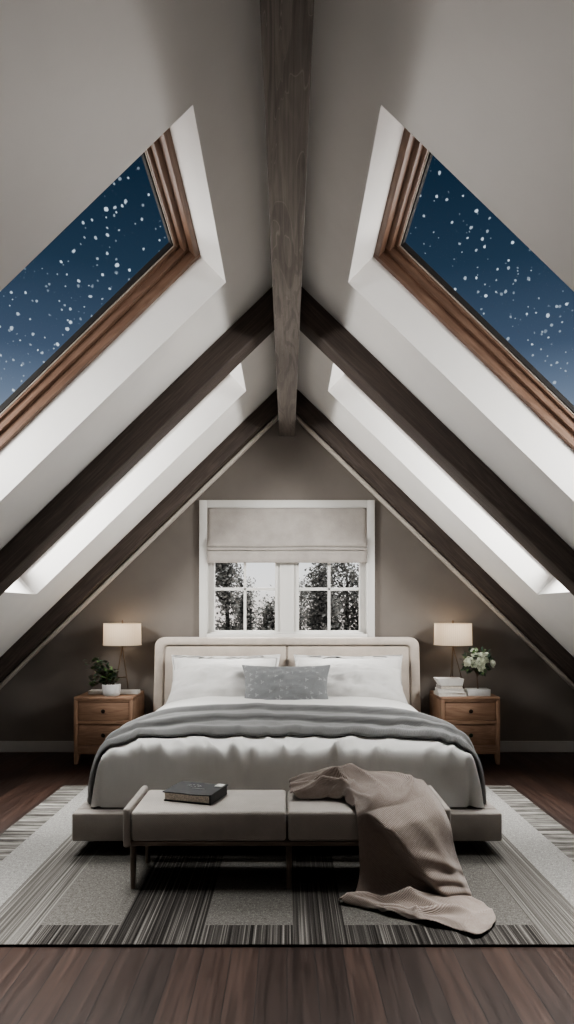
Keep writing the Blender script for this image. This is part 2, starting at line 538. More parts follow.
# ---- rafters: front face parallel to the gable, top against the ceiling
def rafter(side, y0, y1, drop, name, mat, xin, label=None, group=None, kind='thing', top=-0.002, cat='rafter'):
    L = Matrix.Rotation(side * TH, 4, 'Y')
    bm = new_bm()
    uv = bm.loops.layers.uv.active
    x0, x1 = xin, XS
    pts = [(x0, cz(x0) + top), (x1, cz(x1) + top), (x1, cz(x1) - drop), (x0, cz(x0) - drop)]
    A = [bm.verts.new((side * p, y0, q)) for p, q in pts]
    B = [bm.verts.new((side * p, y1, q)) for p, q in pts]
    bm.faces.new(A); bm.faces.new(B[::-1])
    for i in range(4): bm.faces.new((A[i], B[i], B[(i + 1) % 4], A[(i + 1) % 4]))
    r1, r2 = random.uniform(0, 9), random.uniform(0, 9)
    for f in bm.faces:
        for lp in f.loops:
            c = lp.vert.co
            al = abs(c.x) * cos(TH) - c.z * sin(TH)
            ac = abs(c.x) * sin(TH) + c.z * cos(TH) + c.y
            lp[uv].uv = (al + r1, ac + r2)
    bmesh.ops.recalc_face_normals(bm, faces=bm.faces[:])
    bmesh.ops.bevel(bm, geom=bm.edges[:], offset=0.006, segments=2, profile=0.5, affect='EDGES')
    o = obj(name, bm, mat, smooth=True, angle=40)
    return tag(o, label, cat, group, kind)

for s, w in ((-1, 'left'), (1, 'right')):
    rafter(s, 3.39, 3.54, 0.178, 'rafter', M['rafter'], 0.064,
           'dark timber rafter between the two skylights on the %s slope' % w, 'dark timber rafters')
    rafter(s, 4.95, 5.075, 0.166, 'rafter', M['rafter'], 0.064,
           'dark timber rafter against the gable wall on the %s slope' % w, 'dark timber rafters')
for k, s in enumerate((-1, 1)):
    rafter(s, 5.03, YB, 0.206, 'trim_%d' % (k + 1), M['cream_trim'], 0.064,
           'thin cream trim strip under the gable rafter on the %s' % ('left', 'right')[k], None, 'structure', top=-0.172, cat='trim')

# ---- skylights
def skylight(idx, side, y0, y1, label):
    """bars in roof coordinates: u down the slope, v along y, s outwards"""
    o0 = sp(side, OX[0], 0)
    du = Vector((side * cos(TH), 0, -sin(TH)))
    dn = Vector((side * sin(TH), 0, cos(TH)))
    LU = (OX[1] - OX[0]) / cos(TH)
    mt = Matrix((( du.x, 0, dn.x, o0.x), (0, 1, 0, 0), (du.z, 0, dn.z, o0.z), (0, 0, 0, 1)))
    mt = Matrix(((du.x, 0, dn.x, o0.x), (du.y, 1, dn.y, 0), (du.z, 0, dn.z, o0.z), (0, 0, 0, 1)))
    def bars(bm, ins0, ins1, s0, s1, bev=0.003):
        a, b, c, d = ins0, LU - ins0, y0 + ins0, y1 - ins0
        w = ins1 - ins0
        box(bm, (a, c, s0), (b, c + w, s1), bev, mtx=mt, axis=0)
        box(bm, (a, d - w, s0), (b, d, s1), bev, mtx=mt, axis=0)
        box(bm, (a, c + w, s0), (a + w, d - w, s1), bev, mtx=mt, axis=1)
        box(bm, (b - w, c + w, s0), (b, d - w, s1), bev, mtx=mt, axis=1)
    bm = new_bm()
    bars(bm, -0.03, 0.028, 0.165, 0.28)
    fr = struct(obj('window_%d' % idx, bm, M['sash'], smooth=True, angle=40), label, 'skylight')
    bm = new_bm()
    bars(bm, 0.026, 0.052, 0.205, 0.275)
    bars(bm, 0.050, 0.070, 0.235, 0.272)
    sa = obj('sash', bm, M['sash'], fr, smooth=True, angle=40)
    bm = new_bm()
    bars(bm, 0.0675, 0.0735, 0.245, 0.272, 0.001)
    obj('gasket', bm, M['gasket'], sa)
    bm = new_bm()
    bars(bm, 0.0735, 0.080, 0.250, 0.272, 0.001)
    obj('seal', bm, M['dark_trim'], sa)
    bm = new_bm()
    box(bm, (0.07, y0 + 0.07, 0.262), (LU - 0.07, y1 - 0.07, 0.268), mtx=mt)
    obj('pane', bm, M['glass'], sa)

skylight(2, -1, *OPEN[0], 'wood framed skylight onto starry sky, left slope nearer the viewer')
skylight(3, 1, *OPEN[0], 'wood framed skylight onto starry sky, right slope nearer the viewer')
skylight(4, -1, *OPEN[1], 'far skylight between the two rafters of the left slope')
skylight(5, 1, *OPEN[1], 'far skylight between the two rafters of the right slope')

# ---- gable window
win = bpy.data.objects.new('window_1', None); C.objects.link(win)
win.location = (0, YB, WZ0)
struct(win, 'white framed double casement window in the gable wall', 'window')
def wl(x, z): return (x, z - WZ0)
bm = new_bm()
OXW, OZ0, OZ1 = 0.686, 0.885, 1.975
cw = 0.06
box(bm, (-OXW, -0.03, OZ0 - WZ0), (-OXW + cw, 0.0, OZ1 - WZ0), 0.004)
box(bm, (OXW - cw, -0.03, OZ0 - WZ0), (OXW, 0.0, OZ1 - WZ0), 0.004)
box(bm, (-OXW + cw, -0.03, OZ1 - cw - WZ0), (OXW - cw, 0.0, OZ1 - WZ0), 0.004)
box(bm, (-OXW + cw, -0.04, OZ0 - WZ0), (OXW - cw, 0.0, OZ0 + 0.045 - WZ0), 0.004)
obj('window_casing', bm, M['white_paint'], win, smooth=True, angle=40)
bm = new_bm()
box(bm, (-WX, 0.0, 0), (-WX + .022, 0.15, WZ1 - WZ0), 0.002)
box(bm, (WX - .022, 0.0, 0), (WX, 0.15, WZ1 - WZ0), 0.002)
box(bm, (-WX, 0.0, WZ1 - WZ0 - .022), (WX, 0.15, WZ1 - WZ0), 0.002)
box(bm, (-WX, 0.0, 0), (WX, 0.15, .012), 0.002)
box(bm, (-0.055, 0.02, 0), (0.055, 0.13, WZ1 - WZ0), 0.003)
obj('window_frame', bm, M['white_paint'], win, smooth=True, angle=40)
for s in (-1, 1):
    bm = new_bm()
    x0, x1 = sorted((s * 0.053, s * 0.625))
    g0, g1 = sorted((s * 0.095, s * 0.573))
    zb, zt = 0.012, WZ1 - WZ0 - 0.022
    gb, gt = 0.953 - WZ0, 1.62 - WZ0
    box(bm, (x0, 0.035, zb), (g0, 0.08, zt), 0.003); box(bm, (g1, 0.035, zb), (x1, 0.08, zt), 0.003)
    box(bm, (g0, 0.035, zb), (g1, 0.08, gb), 0.003); box(bm, (g0, 0.035, gt + .25), (g1, 0.08, zt), 0.003)
    xm = (g0 + g1) / 2
    zm = 1.282 - WZ0
    box(bm, (xm - .010, 0.04, gb), (xm + .010, 0.075, gt + .25), 0.002)
    box(bm, (g0, 0.04, zm - .011), (g1, 0.075, zm + .011), 0.002)
    sa = obj('sash', bm, M['white_paint'], win, smooth=True, angle=40)
    bm = new_bm()
    box(bm, (g0 - .005, 0.055, gb - .005), (g1 + .005, 0.060, gt + .255))
    obj('pane', bm, M['glass'], sa)

# ---- roman blind
bm = new_bm()
prof = [(-0.004, 1.912), (-0.010, 1.90), (-0.012, 1.80), (-0.014, 1.72), (-0.022, 1.675), (-0.040, 1.645), (-0.046, 1.625), (-0.040, 1.612),
        (-0.022, 1.606), (-0.018, 1.604), (-0.030, 1.600), (-0.040, 1.593), (-0.040, 1.585), (-0.022, 1.580), (-0.020, 1.577), (-0.030, 1.572),
        (-0.031, 1.55), (-0.030, 1.52), (-0.028, 1.492), (-0.024, 1.488), (-0.020, 1.492)]
us = lin(-0.622, 0.622, 41)
def bl(u, k):
    y, z = prof[int(k)]
    sag = 0.006 * (noise.noise(Vector((u * 2.2, z * 3, 4))))
    return (u, YB - 0.012 + y + sag * 0.8, z + (sag if 4 <= k <= 15 else 0))
grid(bm, bl, us, list(range(len(prof))))
o = obj('roman_blind', bm, M['blind'], smooth=True)
sm = o.modifiers.new('t', 'SOLIDIFY'); sm.thickness = 0.004
tag(o, 'beige linen roman blind half lowered over the gable window', 'blind')

# ------------------------------------------------------------------ bed
bed = thing('bed', 'beige upholstered platform bed with padded headboard against the gable wall', 'bed', (0, 2.9, 0))
BY = 2.9
HY = YB - 0.035 - BY     # back of headboard local y
bm = new_bm()
# frame as a U-shaped swept outline, slightly narrower at the top
def hb_frame():
    out = []
    R = 0.07
    z1, xo = 0.905, 1.035
    outer = [(-xo, 0.02), (-xo, 0.25)]
    pts = [(-xo, 0.02)] + [(-xo + 0.02 + R - R * cos(a), z1 - R + R * sin(a)) for a in lin(0, pi / 2, 8)]
    pts += [(xo - 0.02 - R + R * sin(a), z1 - R + R * cos(a)) for a in lin(0, pi / 2, 8)] + [(xo, 0.02)]
    w = 0.078; r = 0.03
    inn = [(-xo + w, 0.02)] + [(-xo + 0.02 + w + r - r * cos(a), z1 - 0.062 - r + r * sin(a)) for a in lin(0, pi / 2, 8)]
    inn += [(xo - 0.02 - w - r + r * sin(a), z1 - 0.062 - r + r * cos(a)) for a in lin(0, pi / 2, 8)] + [(xo - w, 0.02)]
    return pts, inn
po, pi_ = hb_frame()
n = len(po)
def ringv(y, t0, t1):
    A = []
    for (a, b) in zip(po, pi_):
        a = Vector((a[0], 0, a[1])); b = Vector((b[0], 0, b[1]))
        A.append((bm.verts.new(a.lerp(b, t0) + Vector((0, y, 0))), bm.verts.new(a.lerp(b, t1) + Vector((0, y, 0)))))
    return A
layers = [ringv(HY, 0, 1), ringv(HY - .08, 0, 1), ringv(HY - .097, .06, .94), ringv(HY - .105, .2, .8)]
for la, lb in zip(layers, layers[1:]):
    for k in range(n - 1):
        bm.faces.new((la[k][0], la[k + 1][0], lb[k + 1][0], lb[k][0]))
        bm.faces.new((la[k][1], la[k + 1][1], lb[k + 1][1], lb[k][1]))
for la in (layers[0], layers[-1]):
    for k in range(n - 1):
        bm.faces.new((la[k][0], la[k + 1][0], la[k + 1][1], la[k][1]))
box(bm, (-0.96, HY - 0.03, 0.05), (0.96, HY - 0.002, 0.85))
obj('headboard_frame', bm, M['linen'], bed, smooth=True, angle=50)
for s in (-1, 1):
    bm = new_bm()
    x0, x1 = sorted((s * 0.003, s * 0.948))
    box(bm, (x0, HY - 0.085, 0.08), (x1, HY - 0.004, 0.84), 0.012, 4)
    obj('headboard_panel', bm, M['linen'], bed, smooth=True, angle=60)
bm = new_bm(); box(bm, (-0.963, 0, 0.073), (0.963, 0.07, 0.2), 0.010, 3)
obj('foot_rail', bm, M['bed_fabric'], bed, smooth=True, angle=50)
for s in (-1, 1):
    bm = new_bm(); x0, x1 = sorted((s * 0.893, s * 0.963)); box(bm, (x0, 0.07, 0.073), (x1, HY - 0.1, 0.2), 0.010, 3)
    obj('side_rail', bm, M['bed_fabric'], bed, smooth=True, angle=50)
bm = new_bm(); box(bm, (-0.9, 0.06, 0.09), (0.9, HY - 0.1, 0.185))
obj('slat_deck', bm, M['bed_fabric'], bed)
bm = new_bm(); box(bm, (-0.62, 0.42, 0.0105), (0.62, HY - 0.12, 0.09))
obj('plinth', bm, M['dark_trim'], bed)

# ---- duvet
DW, DY0, DY1, DZ0, DH = 0.905, 2.974, 4.93, 0.204, 0.320
def e_(d, r):
    t = min(max(d / r, 0), 1)
    return sqrt(max(0, 1 - (1 - t) ** 2))
_cr = random.Random(5)
CREASES = []
for _k in range(34):
    _x = _cr.uniform(-0.86, 0.86)
    _l = _cr.uniform(0.10, 0.24)
    CREASES.append((_x, DY0 + _cr.uniform(0.0, 0.03), _x + _l * (0.9 * _x + _cr.uniform(-.35, .35)), DY0 + 0.02 + _l, _cr.uniform(0.010, 0.022), _cr.uniform(0.010, 0.024)))
def crease(x, y):
    h = 0
    for xa, ya, xb, yb, w, a in CREASES:
        dx, dy = xb - xa, yb - ya
        t = ((x - xa) * dx + (y - ya) * dy) / (dx * dx + dy * dy)
        if t < -0.1 or t > 1: continue
        tt = min(1, max(0, t))
        d = abs((x - xa) * dy - (y - ya) * dx) / sqrt(dx * dx + dy * dy)
        if d < 3 * w: h += a * math.exp(-(d / w) ** 2) * (1 - tt) ** 0.8
    return h
def duvet_z(x, y, wr=True):
    dx = DW - abs(x); dy = y - DY0
    ex = 0.6 * e_(dx, 0.07) + 0.4 * e_(dx, 0.42)
    ey = 0.62 * e_(dy, 0.07) + 0.38 * e_(dy, 0.85)
    e = 1 - ((1 - ex) ** 2.6 + (1 - ey) ** 2.6) ** (1 / 2.6)
    e = max(0, e)
    z = DZ0 + DH * e
    if wr:
        soft = noise.noise(Vector((x * 2.3, y * 2.6, 1.7))) * 0.012 + noise.noise(Vector((x * 5.5, y * 5, 3.1))) * 0.005
        fade = max(0, 1 - dy / 0.5)
        q = noise.noise(Vector((x * 7.5 + dy * 4 * (1 if x < 0 else -1), dy * 2.2, 8.3)))
        cre = (0.5 - abs(q)) * 2
        soft += fade * (max(0, cre) ** 3) * 0.022
        if dy < 0.3: soft += crease(x, y)
        z += soft * min(1, e * 1.3) * min(1, dx / 0.05 + .2)
    return z
def duvet_p(x, y):
    z = duvet_z(x, y)
    dy = y - DY0
    t = max(0, min(1, (z - DZ0) / 0.22))
    face = max(0, 1 - dy / 0.2)
    fold = noise.noise(Vector((x * 6.5 + z * 2.0, z * 4.0, 5.0))) * 0.045 + noise.noise(Vector((x * 15 - z * 4, z * 7, 2.0))) * 0.007
    groove = 0
    for gx, w, a in ((0.845, 0.012, 0.035), (-0.868, 0.010, 0.02)):
        groove += a * math.exp(-((x - gx) / w) ** 2) * (1 - t * 0.7)
    yy = y + face * (max(0, fold) * sin(pi * min(1, t + .15)) + groove)
    return Vector((x, yy, z))
def edge_samples(W, r, nr, nm):
    a = [W - r * (1 - cos(pi / 2 * k / nr)) for k in range(nr)]
    return a
xs_e = [DW - 0.09 * (1 - cos(pi / 2 * k / 12)) for k in range(12)]
mid = lin(DW - 0.09, -(DW - 0.09), 111)
DXS = xs_e + mid + [-v for v in reversed(xs_e)]
DYS = [DY0 + 0.09 * (1 - cos(pi / 2 * k / 16)) for k in range(16)] + lin(DY0 + 0.09, DY1, 100)
bm = new_bm()
grid(bm, duvet_p, DXS, DYS)
tag(obj('duvet', bm, M['duvet'], smooth=True), 'white cotton duvet spread over the bed', 'duvet')

# ---- grey throw over the foot of the bed
def duvet_n(x, y):
    h = 0.006
    xx = max(-DW + h, min(DW - h, x))
    zx = (duvet_z(xx + h, y, False) - duvet_z(xx - h, y, False)) / (2 * h)
    zy = (duvet_z(xx, y + h, False) - duvet_z(xx, y - h, False)) / (2 * h)
    if abs(x) > DW - 0.004: return Vector((math.copysign(1, x), 0, 0.02)).normalized()
    return Vector((-zx, -zy, 1)).normalized()
def throw_p(x, t):
    ax = abs(x) / DW
    yf = 3.20 - 0.17 * ax ** 3 + 0.012 * noise.noise(Vector((x * 3, 0, 0)))
    yb = 3.84 - 0.30 * ax ** 3 + 0.02 * noise.noise(Vector((x * 2, 7, 0)))
    if x < 0: yb += 0.03 * ax
    y = yf + (yb - yf) * t
    p = Vector((x, y, duvet_z(x, y)))
    nn = duvet_n(x, y)
    w = t * 2.6 + 0.28 * noise.noise(Vector((x * 1.1, 3.3, 0))) + 0.25 * x * t + 0.3
    fr = w - math.floor(w)
    saw = (1 - fr) ** 1.5 if fr > 0.07 else fr / 0.07 * 0.9
    ridge = 0.5 + 0.5 * sin(t * 31 + 2.2 * noise.noise(Vector((x * 1.6, t * 2, 1))) + x * 1.5)
    b = 0.008 + 0.040 * saw * (1 - 0.45 * ax ** 4) + 0.006 * ridge + 0.004 * noise.noise(Vector((x * 9, y * 14, 2)))
    edge = min(1, min(t, 1 - t) / 0.06)
    return p + nn * (0.006 + b * (0.08 + 0.92 * edge))
bm = new_bm()
TX = [DW - 0.09 * (1 - cos(pi / 2 * k / 16)) for k in range(16)]
TXS = TX + lin(DW - 0.09, -(DW - 0.09), 100) + [-v for v in reversed(TX)]
grid(bm, throw_p, TXS, lin(0, 1, 70))
o = obj('grey_blanket', bm, M['throw'], smooth=True)
s_ = o.modifiers.new('t', 'SOLIDIFY'); s_.thickness = 0.008; s_.offset = 1
tag(o, 'grey wool blanket folded across the foot of the bed', 'blanket')

# ---- pillows
def pillow(name, label, mat, a, b, T, loc, rx, rz=0, flange=0.0, group=None, cat='pillow', seed=0, pinch=0.06, ry=0, droop=0.0, flare=0.0):
    bm = new_bm()
    n = 37
    us = [sin(pi / 2 * k) for k in lin(-1, 1, n)]
    def surf(sg):
        def fn(u, v):
            x = a * u * (1 - pinch * (1 - v * v)); y = b * v * (1 - pinch * 1.2 * (1 - u * u))
            y -= b * droop * abs(u) ** 3 * max(0, v); x *= 1 - flare * v
            uu, vv = (min(1, abs(u) * (1 + flange)), min(1, abs(v) * (1 + flange * a / b)))
            h = T * (max(0, (1 - uu ** 2.2)) * max(0, (1 - vv ** 2.2))) ** 0.55
            w = noise.noise(Vector((u * 2.2 + seed, v * 2.2, sg * 2 + seed))) * 0.28 + noise.noise(Vector((u * 6, v * 5 + seed, sg))) * 0.10
            cr = max(0, 1 - abs(noise.noise(Vector((u * 3 + seed, v * 3, 9)))) * 5) * 0.22
            z = sg * h * (1 + w - cr) + sg * 0.003
            if flange: z += 0.003 * noise.noise(Vector((u * 5 + seed, v * 5, 3))) * (1 - min(1, h / T * 2))
            return (x, y, z)
        return fn
    grid(bm, surf(1), us, us); grid(bm, surf(-1), us, us)
    bmesh.ops.remove_doubles(bm, verts=bm.verts[:], dist=0.0065)
    o = obj(name, bm, mat, smooth=True)
    o.location = loc; o.rotation_euler = (rx, ry, rz)
    return tag(o, label, cat, group)

PG = 'white pillows against the headboard'
pillow('pillow', 'tall white flanged pillow at the back left, leaning on the headboard', M['pillow'], 0.415, 0.20, 0.095, (-0.458, 4.82, 0.605), radians(60), 0.04, 0.09, PG, seed=1)
pillow('pillow', 'tall white flanged pillow at the back right, leaning on the headboard', M['pillow'], 0.415, 0.20, 0.095, (0.458, 4.82, 0.605), radians(60), -0.04, 0.09, PG, seed=5)
pillow('pillow', 'plump white pillow at the front left of the pile', M['pillow'], 0.385, 0.185, 0.125, (-0.445, 4.585, 0.575), radians(48), 0.05, 0, PG, seed=9, droop=0.22, flare=0.06)
pillow('pillow', 'plump white pillow at the front right of the pile', M['pillow'], 0.385, 0.185, 0.125, (0.445, 4.585, 0.575), radians(48), -0.05, 0, PG, seed=13, droop=0.22, flare=0.06)
pillow('cushion', 'grey cushion with a small white sprig print in front of the white pillows', M['cushion'], 0.31, 0.195, 0.095, (-0.005, 4.38, 0.580), radians(52), 0.0, 0, None, 'cushion', seed=21, pinch=0.11)

# ------------------------------------------------------------------ rug
bm = new_bm()
box(bm, (-1.405, 2.13, 0.0), (1.405, 4.08, 0.010), 0.002)
for f in bm.faces: f.material_index = 0 if f.normal.z > 0.5 or f.calc_center_median().z > 0.0095 else 1
bm.normal_update()
for f in bm.faces: f.material_index = 0 if f.calc_center_median().z > 0.0085 else 1
tag(obj('rug', bm, [M['rug'], M['rug_edge']]), 'large grey and black patchwork striped rug under the bed', 'rug')
RZ = 0.010

# ------------------------------------------------------------------ bench
bench = thing('bench', 'low upholstered bench with two seat cushions at the foot of the bed', 'bench', (0, 2.54, RZ))
bz = lambda z: z - RZ
for s in (-1, 1):
    bm = new_bm(); x0, x1 = sorted((s * 0.004, s * 0.612)); box(bm, (x0, 0.0, bz(0.2)), (x1, 0.325, bz(0.318)), 0.014, 4)
    obj('seat_cushion', bm, M['bench_fabric'], bench, smooth=True, angle=60)
for s in (-1, 1):
    bm = new_bm(); x0, x1 = sorted((s * 0.614, s * 0.641)); box(bm, (x0, -0.012, bz(0.18)), (x1, 0.335, bz(0.334)), 0.010, 4)
    obj('side_panel', bm, M['bed_fabric'], bench, smooth=True, angle=60)
bm = new_bm()
box(bm, (-0.614, 0.004, bz(0.181)), (0.614, 0.32, bz(0.2)), 0.003)
obj('seat_frame', bm, M['bench_wood'], bench, smooth=True, angle=40)
for lx in (-0.607, 0.008, 0.607):
    for ly in (0.022, 0.285):
        bm = new_bm()
        lathe(bm, [(0.0095, 0.0), (0.0135, bz(0.182))], lx, ly, 14)
        uv = bm.loops.layers.uv.active
        for f in bm.faces:
            for lp in f.loops: lp[uv].uv = (lp.vert.co.z + lx * 3, lp.vert.co.x + lp.vert.co.y)
        obj('leg', bm, M['bench_wood'], bench, smooth=True, angle=50)

# ---- book on bench
bk = thing('book', 'thick black covered book lying on the left bench cushion', 'book', (-0.385, 2.735, 0.3195), radians(-18))
bm = new_bm()
box(bm, (-0.105, -0.085, 0.0), (0.108, 0.085, 0.004), 0.001)
box(bm, (0.100, -0.085, 0.0), (0.108, 0.085, 0.040), 0.003)
us = lin(-0.108, 0.112, 12)
def cov(z):
    return lambda u, v: (u, v, z + 0.004 * max(0, (u / 0.11)) ** 2 - 0.002 * (v / .088) ** 2 * (1 if u > 0 else 0.3))
Ga = grid(bm, cov(0.039), us, lin(-0.088, 0.088, 8)); Gb = grid(bm, cov(0.035), us, lin(-0.088, 0.088, 8))
ra = Ga[0] + [r[-1] for r in Ga[1:]] + Ga[-1][-2::-1] + [r[0] for r in Ga[-2:0:-1]]
rb = Gb[0] + [r[-1] for r in Gb[1:]] + Gb[-1][-2::-1] + [r[0] for r in Gb[-2:0:-1]]
for k in range(len(ra)): bm.faces.new((ra[k], ra[(k + 1) % len(ra)], rb[(k + 1) % len(ra)], rb[k]))
obj('cover', bm, M['black_cover'], bk)
bm = new_bm(); box(bm, (-0.102, -0.081, 0.004), (0.099, 0.081, 0.0345), 0.002)
obj('page_block', bm, M['old_paper'], bk)
bm = new_bm()
box(bm, (0.072, 0.03, 0.0435), (0.105, 0.075, 0.0452))
obj('page_marker', bm, M['white_cover'], bk)
bm = new_bm()
for k in range(10):
    a = 2 * pi * k / 10
    box(bm, (-0.02 + 0.028 * cos(a) - .004, 0.03 + 0.014 * sin(a) - .002, 0.0388), (-0.02 + 0.028 * cos(a) + .004, 0.03 + 0.014 * sin(a) + .002, 0.0398))
box(bm, (-0.01, -0.01, 0.0388), (0.045, -0.007, 0.0405))
obj('cover_marking', bm, M['silver'], bk)

# ------------------------------------------------------------------ nightstands
def nightstand(side, label, knob2):
    cxn = side * 1.325
    t = thing('nightstand', label, 'nightstand', (cxn, 4.675, 0), 0, 'oak nightstands flanking the bed')
    hw, D = 0.213, 0.39
    z0, z1 = 0.074, 0.489
    bm = new_bm()
    box(bm, (-hw, 0.0, z1 - 0.026), (hw, D, z1), 0.008, 3)
    obj('top', bm, M['oak'], t, smooth=True, angle=40)
    bm = new_bm()
    box(bm, (-hw, 0.004, z0), (-hw + .026, D, z1 - .026), 0.003); box(bm, (hw - .026, 0.004, z0), (hw, D, z1 - .026), 0.003)
    box(bm, (-hw + .026, D - .015, z0), (hw - .026, D, z1 - .026))
    for a, b in ((z0, 0.132), (0.290, 0.316), (0.452, z1 - .026)):
        box(bm, (-hw + .026, 0.006, a), (hw - .026, D - .015, b), 0.002, axis=0)
    obj('carcass', bm, M['oak'], t, smooth=True, angle=40)
    for k, (a, b) in enumerate(((0.319, 0.449), (0.135, 0.287))):
        bm = new_bm()
        box(bm, (-hw + .030, 0.016, a), (hw - .030, 0.34, b), 0.003)
        d = obj('drawer', bm, M['oak'], t, smooth=True, angle=40)
        bm = new_bm()
        lathe(bm, [(0.005, 0), (0.005, .010), (0.013, .014), (0.015, .020), (0.012, .025), (0.004, .027)], 0, 0, 18)
        bmesh.ops.transform(bm, matrix=Matrix.Translation((0, 0.016, (a + b) / 2)) @ Matrix.Rotation(pi / 2, 4, 'X'), verts=bm.verts[:])
        kn = obj('knob', bm, M['dark_knob'] if k == 0 else knob2, d, smooth=True, angle=50)
        if k == 1 and knob2 is M['green_knob']: kn['label'] = 'dark green knob'
    for sx in (-1, 1):
        for yy in (0.006, D - 0.05):
            bm = new_bm()
            x0, x1 = sorted((sx * hw, sx * (hw - 0.040)))
            vs = box(bm, (x0, yy, 0.0), (x1, yy + 0.04, z0 + .002), 0.0, axis=2)
            for v in vs:
                if v.co.z < 0.01: v.co.x = sx * (hw - 0.002) if abs(v.co.x) > hw - .02 else sx * (hw - 0.024)
            obj('leg', bm, M['oak'], t)
    return t
nightstand(-1, 'oak two drawer nightstand left of the bed, under the potted plant', M['dark_knob'])
nightstand(1, 'oak two drawer nightstand right of the bed, under the white flowers', M['green_knob'])
NZ = 0.489

# ---- table lamps
def lamp(x, label, spread):
    t = thing('table_lamp', label, 'lamp', (x, 4.935, NZ), 0, 'bedside table lamps')
    bm = new_bm()
    seg = 48
    r0, r1, za, zb = 0.142, 0.139, 0.362, 0.524
    rings = []
    for r, z in ((r0, za), (r1, zb), (r1 - .003, zb), (r0 - .003, za)):
        rings.append([bm.verts.new((r * cos(2 * pi * k / seg), r * sin(2 * pi * k / seg), z)) for k in range(seg)])
    rings.append(rings[0])
    for a, b in zip(rings[:2], rings[1:3]):
        for k in range(seg): bm.faces.new((a[k], a[(k + 1) % seg], b[(k + 1) % seg], b[k]))
    o = obj('lamp_shade', bm, M['shade'], t, smooth=True, angle=60)
    for zz, r in ((za, 0.1425), (zb, 0.1395)):
        bm = new_bm()
        tube(bm, [(r * cos(2 * pi * k / 40), r * sin(2 * pi * k / 40), zz) for k in range(41)], 0.0022, 6)
        obj('shade_ring', bm, M['shade'], o, smooth=True)
    bm = new_bm()
    tube(bm, [(0, 0, 0.33), (0, 0, 0.50)], 0.004, 10)
    for k in range(3):
        a = 2 * pi * k / 3 + .4
        tube(bm, [(0, 0, 0.515), (0.138 * cos(a), 0.138 * sin(a), 0.520)], 0.0018, 6)
    lathe(bm, [(0.004, .52), (0.006, .54), (0.003, .55)], 0, 0, 10)
    obj('stem', bm, M['brass'], t, smooth=True)
    for (fx, fy) in spread:
        bm = new_bm()
        tube(bm, [(0, 0, 0.345), (fx * .35, fy * .35, 0.235), (fx * .8, fy * .8, 0.09), (fx, fy, 0.0)], [0.0045, 0.004, 0.004, 0.0045], 8)
        obj('leg', bm, M['brass'], t, smooth=True)
    bm = new_bm()
    k = 0.72
    pts = [Vector((fx * k, fy * k, 0.115)) for fx, fy in spread]
    tube(bm, [pts[0], pts[1], pts[2], pts[0]], 0.003, 6)
    obj('brace', bm, M['brass'], t, smooth=True)
    bm = new_bm()
    bmesh.ops.create_uvsphere(bm, u_segments=16, v_segments=10, radius=0.028, matrix=Matrix.Translation((0, 0, 0.455)))
    obj('bulb', bm, M['bulb'], t, smooth=True)
    ld = bpy.data.lights.new('lamp_light', 'POINT'); ld.energy = LAMP_E; ld.color = (1, 0.80, 0.60); ld.shadow_soft_size = 0.03
    lo = bpy.data.objects.new('lamp_light', ld); C.objects.link(lo)
    lo.location = (x, 4.935, NZ + 0.50)
LAMP_E = 1.1
lamp(-1.252, 'lit drum shade lamp on the left nightstand behind the potted plant', [(0.055, -0.03), (-0.05, -0.03), (0.03, 0.06)])
lamp(1.262, 'lit drum shade lamp on the right nightstand behind the white books', [(0.085, -0.02), (-0.03, -0.02), (0.01, 0.06)])

# ---- plant on left nightstand
def leaf(bm, base, d, up, L, W, mat=0):
    d = d.normalized(); s = d.cross(up)
    if s.length < 1e-3: s = d.orthogonal()
    s.normalize(); n = s.cross(d)
    pts = [(0, 0, 0), (0.3, 0.5, 0.06), (0.62, 0.42, 0.05), (1, 0, -0.08), (0.62, -0.42, 0.05), (0.3, -0.5, 0.06)]
    mid_ = [(0.3, 0, 0), (0.62, 0, 0)]
    V = [bm.verts.new(base + d * (a * L) + s * (b * W) + n * (c * L)) for a, b, c in pts]
    m0, m1 = [bm.verts.new(base + d * (a * L) + n * (c * L)) for a, b, c in mid_]
    for q in ((V[0], m0, V[1]), (V[1], m0, m1, V[2]), (V[2], m1, V[3]), (V[0], V[5], m0), (V[5], V[4], m1, m0), (V[4], V[3], m1)):
        bm.faces.new(q).material_index = mat

